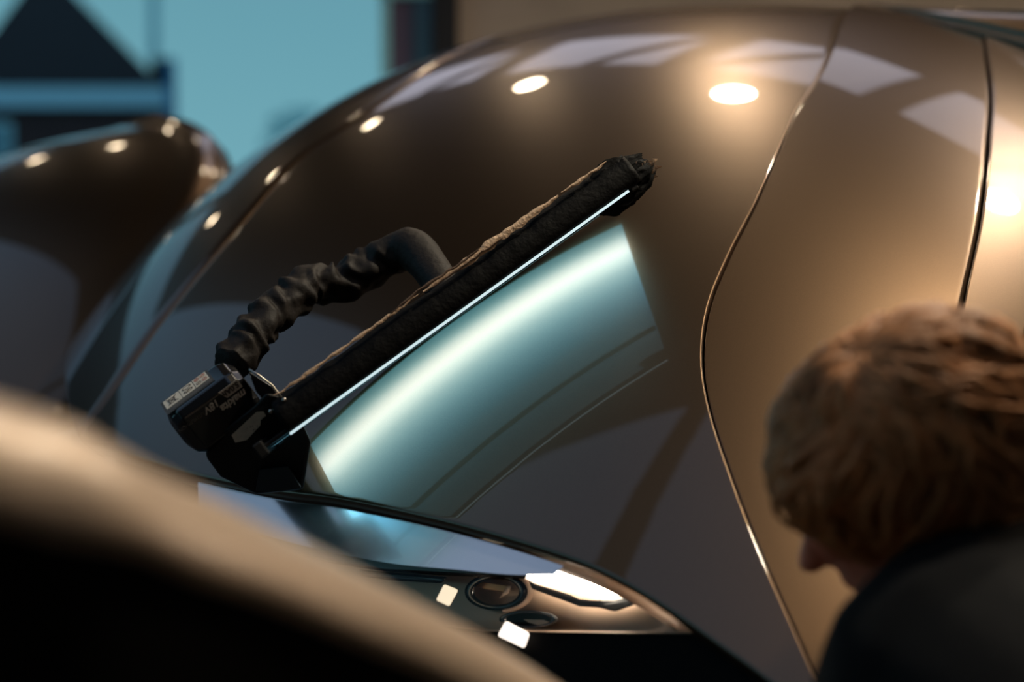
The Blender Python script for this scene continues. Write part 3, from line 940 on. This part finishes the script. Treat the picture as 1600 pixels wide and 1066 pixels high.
ap_ = (hx(76) * (HY + 2.6) / HY, HY + 2.6, CAM[2] + (hz(-52) - CAM[2]) * (HY + 2.6) / HY)
xl, xr, z0 = hx(-62), hx(262), hz(140)
# slate courses as stepped rings up the pyramid
v_, f_ = [], []
nc = 30
base = [np.array((xl, HY - 0.25, z0)), np.array((xr, HY - 0.25, z0)), np.array((xr * (HY + 6.2) / HY, HY + 6.2, z0)), np.array((xl, HY + 6.2, z0))]
apx = np.array(ap_)
for k in range(nc):
    for t in (k / nc, (k + 1.15) / nc):
        t = min(t, 0.999)
        out_k = 1.0 if t == k / nc else 0.985
        for p in base:
            q = p * (1 - t) + apx * t
            ctr = np.array((apx[0], apx[1], q[2]))
            v_.append(ctr + (q - ctr) * (1.012 if t == k / nc else 1.0))
    b0 = k * 8
    f_ += [(b0 + i, b0 + (i + 1) % 4, b0 + 4 + (i + 1) % 4, b0 + 4 + i) for i in range(4)]
mesh('roof', v_, f_, SLATE, house, False)
box('chimney', (hx(222), HY + 1.2, hz(140)), (hx(247), HY + 1.8, hz(84)), SLATE, house)
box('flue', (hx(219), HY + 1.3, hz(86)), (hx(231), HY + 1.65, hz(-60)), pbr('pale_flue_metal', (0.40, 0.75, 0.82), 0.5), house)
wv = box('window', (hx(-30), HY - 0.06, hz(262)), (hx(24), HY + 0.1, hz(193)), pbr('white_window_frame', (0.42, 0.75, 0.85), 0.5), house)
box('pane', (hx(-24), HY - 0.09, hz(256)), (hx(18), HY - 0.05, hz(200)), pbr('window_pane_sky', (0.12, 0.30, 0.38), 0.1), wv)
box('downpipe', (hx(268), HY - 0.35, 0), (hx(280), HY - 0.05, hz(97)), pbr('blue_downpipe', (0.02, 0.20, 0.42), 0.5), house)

# unseen dark shed, added left of the view to darken the hood's reflection
shed = empty('shed', (-9.5, 12, 0), 'unseen dark timber shed added to darken the reflection in the far side of the hood', 'shed')
TIMBER = pbr('dark_timber', (0.012, 0.011, 0.010), 0.85)
for k in range(16):
    box('board', (-12.0, 7.0 + k * 0.5, 0), (-6.3 - 0.02 * (k % 2), 7.48 + k * 0.5, 4.1), TIMBER, shed)
prism('roof', [(-12.2, 6.8, 4.1), (-6.1, 6.8, 4.1), (-9.1, 6.8, 5.5)], [(-12.2, 15.2, 4.1), (-6.1, 15.2, 4.1), (-9.1, 15.2, 5.5)], SLATE, shed)

# trees far beyond the yard
LEAF = pbr('hazed_foliage', (0.34, 0.70, 0.75), 0.9)  # distance haze put into the pale blue leaf colour
BARK = pbr('dark_bark', (0.02, 0.03, 0.03), 0.9)
def tree(x, ytop, w, D, seed, label):
    rnd = random.Random(seed)
    X = (x - 800) / F * D
    Z = CAM[2] + (HZ - ytop) / F * D
    R = w / F * D
    root = empty('tree', (X, D, 0), label, 'tree', 'trees beyond the yard')
    tube('trunk', [(X, D, 0), (X + 0.1, D, Z * 0.4), (X, D, Z * 0.75)], [0.35, 0.25, 0.1], BARK, root, 8)
    v, f = [], []
    for k in range(1100):
        d = unit([rnd.gauss(0, 1), rnd.gauss(0, 1), rnd.gauss(0, 1)]) * rnd.random() ** 0.4
        c = np.array([X + d[0] * R, D + d[1] * R, Z - R * 1.1 + d[2] * R * 1.1])
        s = R * 0.07
        a = unit([rnd.gauss(0, 1) for _ in range(3)])
        b = unit(np.cross(a, [0.2, 0.9, 0.4]))
        b0 = len(v)
        v += [c - a * s, c + b * s * .6, c + a * s, c - b * s * .6]
        f.append((b0, b0 + 1, b0 + 2, b0 + 3))
    o = mesh('crown', v, f, LEAF, root, False)
tree(470, 165, 60, 70, 3, 'bluish blurred tree showing just above the hood at left of centre')

# ------------------------------------------------------------------ the person crouching at the near fender
SKIN = pbr('red_lit_skin', (0.55, 0.17, 0.10), 0.5)  # red light on the skin put into its base colour
HAIR = pbr('brown_hair', (0.36, 0.15, 0.055), 0.55, spec=0.3, noise_amt=0.75, noise_scale=45)
CLOTH = pbr('black_jacket_cloth', (0.0045, 0.0045, 0.005), 0.9, spec=0.08, noise_amt=0.3, noise_scale=90, bump=0.3)
JEANS = pbr('dark_trousers_cloth', (0.012, 0.013, 0.018), 0.85)
HC = px(1424, 742, 1.16)
hf = unit([-0.86, 0.26, -0.44])                 # where the face points
hu = np.array([-0.05, -0.50, 0.86])
hu = unit(hu - hf * (hu @ hf))                  # crown
hs = np.cross(hu, hf)                           # to the head's left
def ell(bm, c, axes, seg=20):
    m = Matrix(((axes[0][0], axes[1][0], axes[2][0], c[0]), (axes[0][1], axes[1][1], axes[2][1], c[1]), (axes[0][2], axes[1][2], axes[2][2], c[2]), (0, 0, 0, 1)))
    bmesh.ops.create_uvsphere(bm, u_segments=seg, v_segments=seg, radius=1.0, matrix=m)
def hd(f_, u_, s_):
    return HC + hf * f_ + hu * u_ + hs * s_
def limb(bm, pts, rad, seg=14):
    pts = [np.array(p, float) for p in pts]
    for i in range(len(pts) - 1):
        L_ = np.linalg.norm(pts[i + 1] - pts[i])
        m = max(2, int(L_ / 0.015))
        for k in range(m + 1):
            t = k / m
            r = rad[i] * (1 - t) + rad[i + 1] * t
            p = pts[i] * (1 - t) + pts[i + 1] * t
            bmesh.ops.create_icosphere(bm, subdivisions=2, radius=r, matrix=Matrix.Translation(p))
def remeshed(name, bm, vox, mat, parent, smooth_it=6):
    me = bpy.data.meshes.new(name)
    bm.to_mesh(me)
    bm.free()
    o = bpy.data.objects.new(name, me)
    COL.objects.link(o)
    m = o.modifiers.new('remesh', 'REMESH')
    m.mode = 'VOXEL'
    m.voxel_size = vox
    s = o.modifiers.new('smooth', 'SMOOTH')
    s.iterations = smooth_it
    s.factor = 0.5
    dg = bpy.context.evaluated_depsgraph_get()
    me2 = bpy.data.meshes.new_from_object(o.evaluated_get(dg))
    bpy.data.objects.remove(o)
    me2.name = name
    me2.materials.clear()
    me2.materials.append(mat)
    me2.polygons.foreach_set('use_smooth', [True] * len(me2.polygons))
    o = bpy.data.objects.new(name, me2)
    COL.objects.link(o)
    if parent:
        o.parent = parent
        o.matrix_parent_inverse = parent.matrix_basis.inverted()
    return o
PELV = np.array([0.80, 0.72, 0.44])
person = empty('person', (0.6, 0.8, 0), 'person with tousled brown hair in a black jacket, bent towards the car with head lowered', 'person')
neck0 = hd(-0.055, -0.085, 0)
chest = px(1515, 1092, 1.03)
shL, shR = chest + np.array([0.04, 0.12, -0.05]), chest + np.array([0.02, -0.17, 0.0])
elR, wrR = np.array([0.46, 0.78, 0.50]), np.array([0.36, 0.98, 0.50])
elL, wrL = np.array([0.52, 1.10, 0.46]), np.array([0.40, 1.10, 0.42])
knR, anR = np.array([0.46, 0.62, 0.36]), np.array([0.54, 0.54, 0.08])
knL, anL = np.array([0.52, 0.90, 0.10]), np.array([0.92, 0.94, 0.08])
def hand(bm, w, d, side):
    d = unit(d)
    s = unit(np.cross(d, [0, 0, 1])) * side
    n_ = np.cross(s, d)
    limb(bm, [w, w + d * 0.05], [0.026, 0.030])
    limb(bm, [w + d * 0.05 + s * 0.018, w + d * 0.07 - s * 0.02], [0.024, 0.024])
    for k, (L_, o_) in enumerate(((0.070, 0.030), (0.080, 0.010), (0.074, -0.010), (0.058, -0.029))):
        b = w + d * 0.080 + s * o_
        limb(bm, [b, b + d * L_ * 0.45 - n_ * 0.006, b + d * L_ * 0.75 - n_ * 0.026, b + d * L_ * 0.80 - n_ * 0.045], [0.0095, 0.009, 0.0085, 0.0075])
    b = w + d * 0.028 + s * 0.030
    limb(bm, [b, b + d * 0.028 + s * 0.022 - n_ * 0.01, b + d * 0.055 + s * 0.022 - n_ * 0.022], [0.012, 0.0105, 0.009])
bm = bmesh.new()
ell(bm, hd(-0.008, 0.025, 0), (hf * 0.096, hs * 0.074, hu * 0.090))           # skull
ell(bm, hd(0.040, -0.045, 0), (hf * 0.052, hs * 0.055, hu * 0.070))           # face
ell(bm, hd(0.062, -0.098, 0), (hf * 0.026, hs * 0.030, hu * 0.020))           # chin
ell(bm, hd(0.084, 0.004, 0), (hf * 0.016, hs * 0.045, hu * 0.011))            # brow
limb(bm, [hd(0.088, -0.005, 0), hd(0.108, -0.042, 0)], [0.009, 0.014])        # nose
ell(bm, hd(0.086, -0.070, 0), (hf * 0.010, hs * 0.022, hu * 0.005))           # lips
ell(bm, hd(0.085, -0.079, 0), (hf * 0.010, hs * 0.020, hu * 0.006))
for q in (1, -1):
    ell(bm, hd(0.080, -0.012, q * 0.030), (hf * 0.013, hs * 0.013, hu * 0.012))   # eyes
    ell(bm, hd(-0.012, -0.028, q * 0.076), (hf * 0.019, hs * 0.009, hu * 0.033))  # ears
    ell(bm, hd(0.030, -0.060, q * 0.045), (hf * 0.045, hs * 0.016, hu * 0.03))    # jaw
limb(bm, [hd(-0.03, -0.06, 0), neck0, chest * 0.75 + neck0 * 0.25], [0.056, 0.056, 0.064])
limb(bm, [chest, chest * 0.4 + PELV * 0.6, PELV], [0.11, 0.11, 0.12])
limb(bm, [chest, shL], [0.10, 0.06])
limb(bm, [chest, shR], [0.10, 0.06])
limb(bm, [shL, elL, wrL], [0.05, 0.040, 0.027])
limb(bm, [shR, elR, wrR], [0.05, 0.040, 0.027])
hand(bm, wrR, [-0.7, 0.6, 0.25], 1)
hand(bm, wrL, [-0.8, 0.25, 0.25], -1)
limb(bm, [PELV, PELV + [-0.02, -0.09, 0], knR, anR], [0.11, 0.10, 0.062, 0.042])
limb(bm, [PELV, PELV + [-0.02, 0.09, 0], knL, anL], [0.11, 0.10, 0.062, 0.042])
remeshed('body', bm, 0.006, SKIN, person)
bm = bmesh.new()                                                              # jacket over torso and arms
limb(bm, [neck0 * 0.5 + chest * 0.5, chest], [0.074, 0.115])
limb(bm, [chest, chest * 0.4 + PELV * 0.6, PELV + [0, 0, 0.03]], [0.115, 0.14, 0.15])
limb(bm, [chest, shL], [0.11, 0.084])
limb(bm, [chest, shR], [0.11, 0.084])
limb(bm, [shL, elL, wrL * 0.9 + elL * 0.1], [0.078, 0.062, 0.044])
limb(bm, [shR, elR, wrR * 0.9 + elR * 0.1], [0.078, 0.062, 0.044])
jk = remeshed('jacket', bm, 0.009, CLOTH, person)
bm = bmesh.new()                                                              # trousers
limb(bm, [PELV, PELV + [-0.02, -0.09, 0], knR, anR], [0.135, 0.125, 0.082, 0.062])
limb(bm, [PELV, PELV + [-0.02, 0.09, 0], knL, anL], [0.135, 0.125, 0.082, 0.062])
remeshed('trousers', bm, 0.010, JEANS, person)
for an, d in ((anR, [-0.9, 0.1, 0]), (anL, [0.1, 0.0, 0])):
    bm = bmesh.new()
    d = unit(np.array(d, float))
    ell(bm, np.array([an[0], an[1], 0.045]) + d * 0.06, (d * 0.135, unit(np.cross(d, [0, 0, 1])) * 0.048, np.array([0, 0, 0.045])))
    limb(bm, [an, [an[0], an[1], 0.05]], [0.055, 0.05])
    remeshed('shoe', bm, 0.008, RUBBER, person)
# hair: a cap with combed, tousled locks
def hair():
    v, f = [], []
    rnd = random.Random(7)
    whorl = unit(-hf * 0.30 + hu * 1.0 + hs * 0.05)
    nu, nv = 40, 22
    for j in range(nv):
        t = j / (nv - 1)
        for i in range(nu):
            a = 2 * math.pi * i / nu
            fcos = math.cos(a)
            tmax = 1.95 - 0.62 * max(0, fcos) ** 0.8      # shorter over the face
            th = t * tmax
            d = hu * math.cos(th) + (hf * math.cos(a) + hs * math.sin(a)) * math.sin(th)
            k = 1.0 + 0.05 * mnoise.noise((d[0] * 9, d[1] * 9, d[2] * 9))
            l = np.array([d @ hf * 0.108, d @ hs * 0.086, d @ hu * 0.103]) * k
            v.append(hd(-0.010, 0.024, 0) + hf * l[0] + hs * l[1] + hu * l[2])
    f = grid_faces(nu, nv, closed_u=True)
    for q in range(1500):
        a = rnd.uniform(0, 2 * math.pi)
        tmax = 1.85 - 0.62 * max(0, math.cos(a)) ** 0.8
        th0 = tmax * rnd.random() ** 0.75 - 0.12
        Ls = rnd.uniform(0.45, 0.85)
        rows_ = 8
        w = rnd.uniform(0.0022, 0.0052)
        clump = mnoise.noise((math.cos(a) * th0 * 2.2, math.sin(a) * th0 * 2.2, 1.0))
        lift0 = max(0.0, 0.065 + 0.26 * clump + rnd.uniform(-0.03, 0.04)) * (1.0 if th0 < 1.0 else 0.5)
        wv = 1.1 * mnoise.noise((math.cos(a) * th0 * 1.5, math.sin(a) * th0 * 1.5, 7.0)) + rnd.uniform(-0.2, 0.2)
        b0 = len(v)
        for r in range(rows_):
            s = r / (rows_ - 1)
            th = abs(th0) + Ls * s
            aa = a + wv * s + 0.12 * math.sin(5 * s + q)
            d = hu * math.cos(th) + (hf * math.cos(aa) + hs * math.sin(aa)) * math.sin(th)
            side_ = unit(np.cross(d, hu + hf * 0.01) + 1e-6)
            h_ = 0.995 + lift0 * math.sin(math.pi * min(0.08 + s * 0.95, 1)) + 0.02 * s
            c = hd(-0.010, 0.024, 0) + hf * (d @ hf * 0.108 * h_) + hs * (d @ hs * 0.086 * h_) + hu * (d @ hu * 0.103 * h_)
            ww = w * (1 - s ** 3) + 0.0004
            v += [c - side_ * ww, c + d * ww * 0.9, c + side_ * ww]
        for r in range(rows_ - 1):
            k = b0 + r * 3
            f += [(k, k + 1, k + 4, k + 3), (k + 1, k + 2, k + 5, k + 4)]
    o = mesh('hair', v, f, HAIR, person)
    o['label'] = 'tousled brown hair lit from above'
hair()
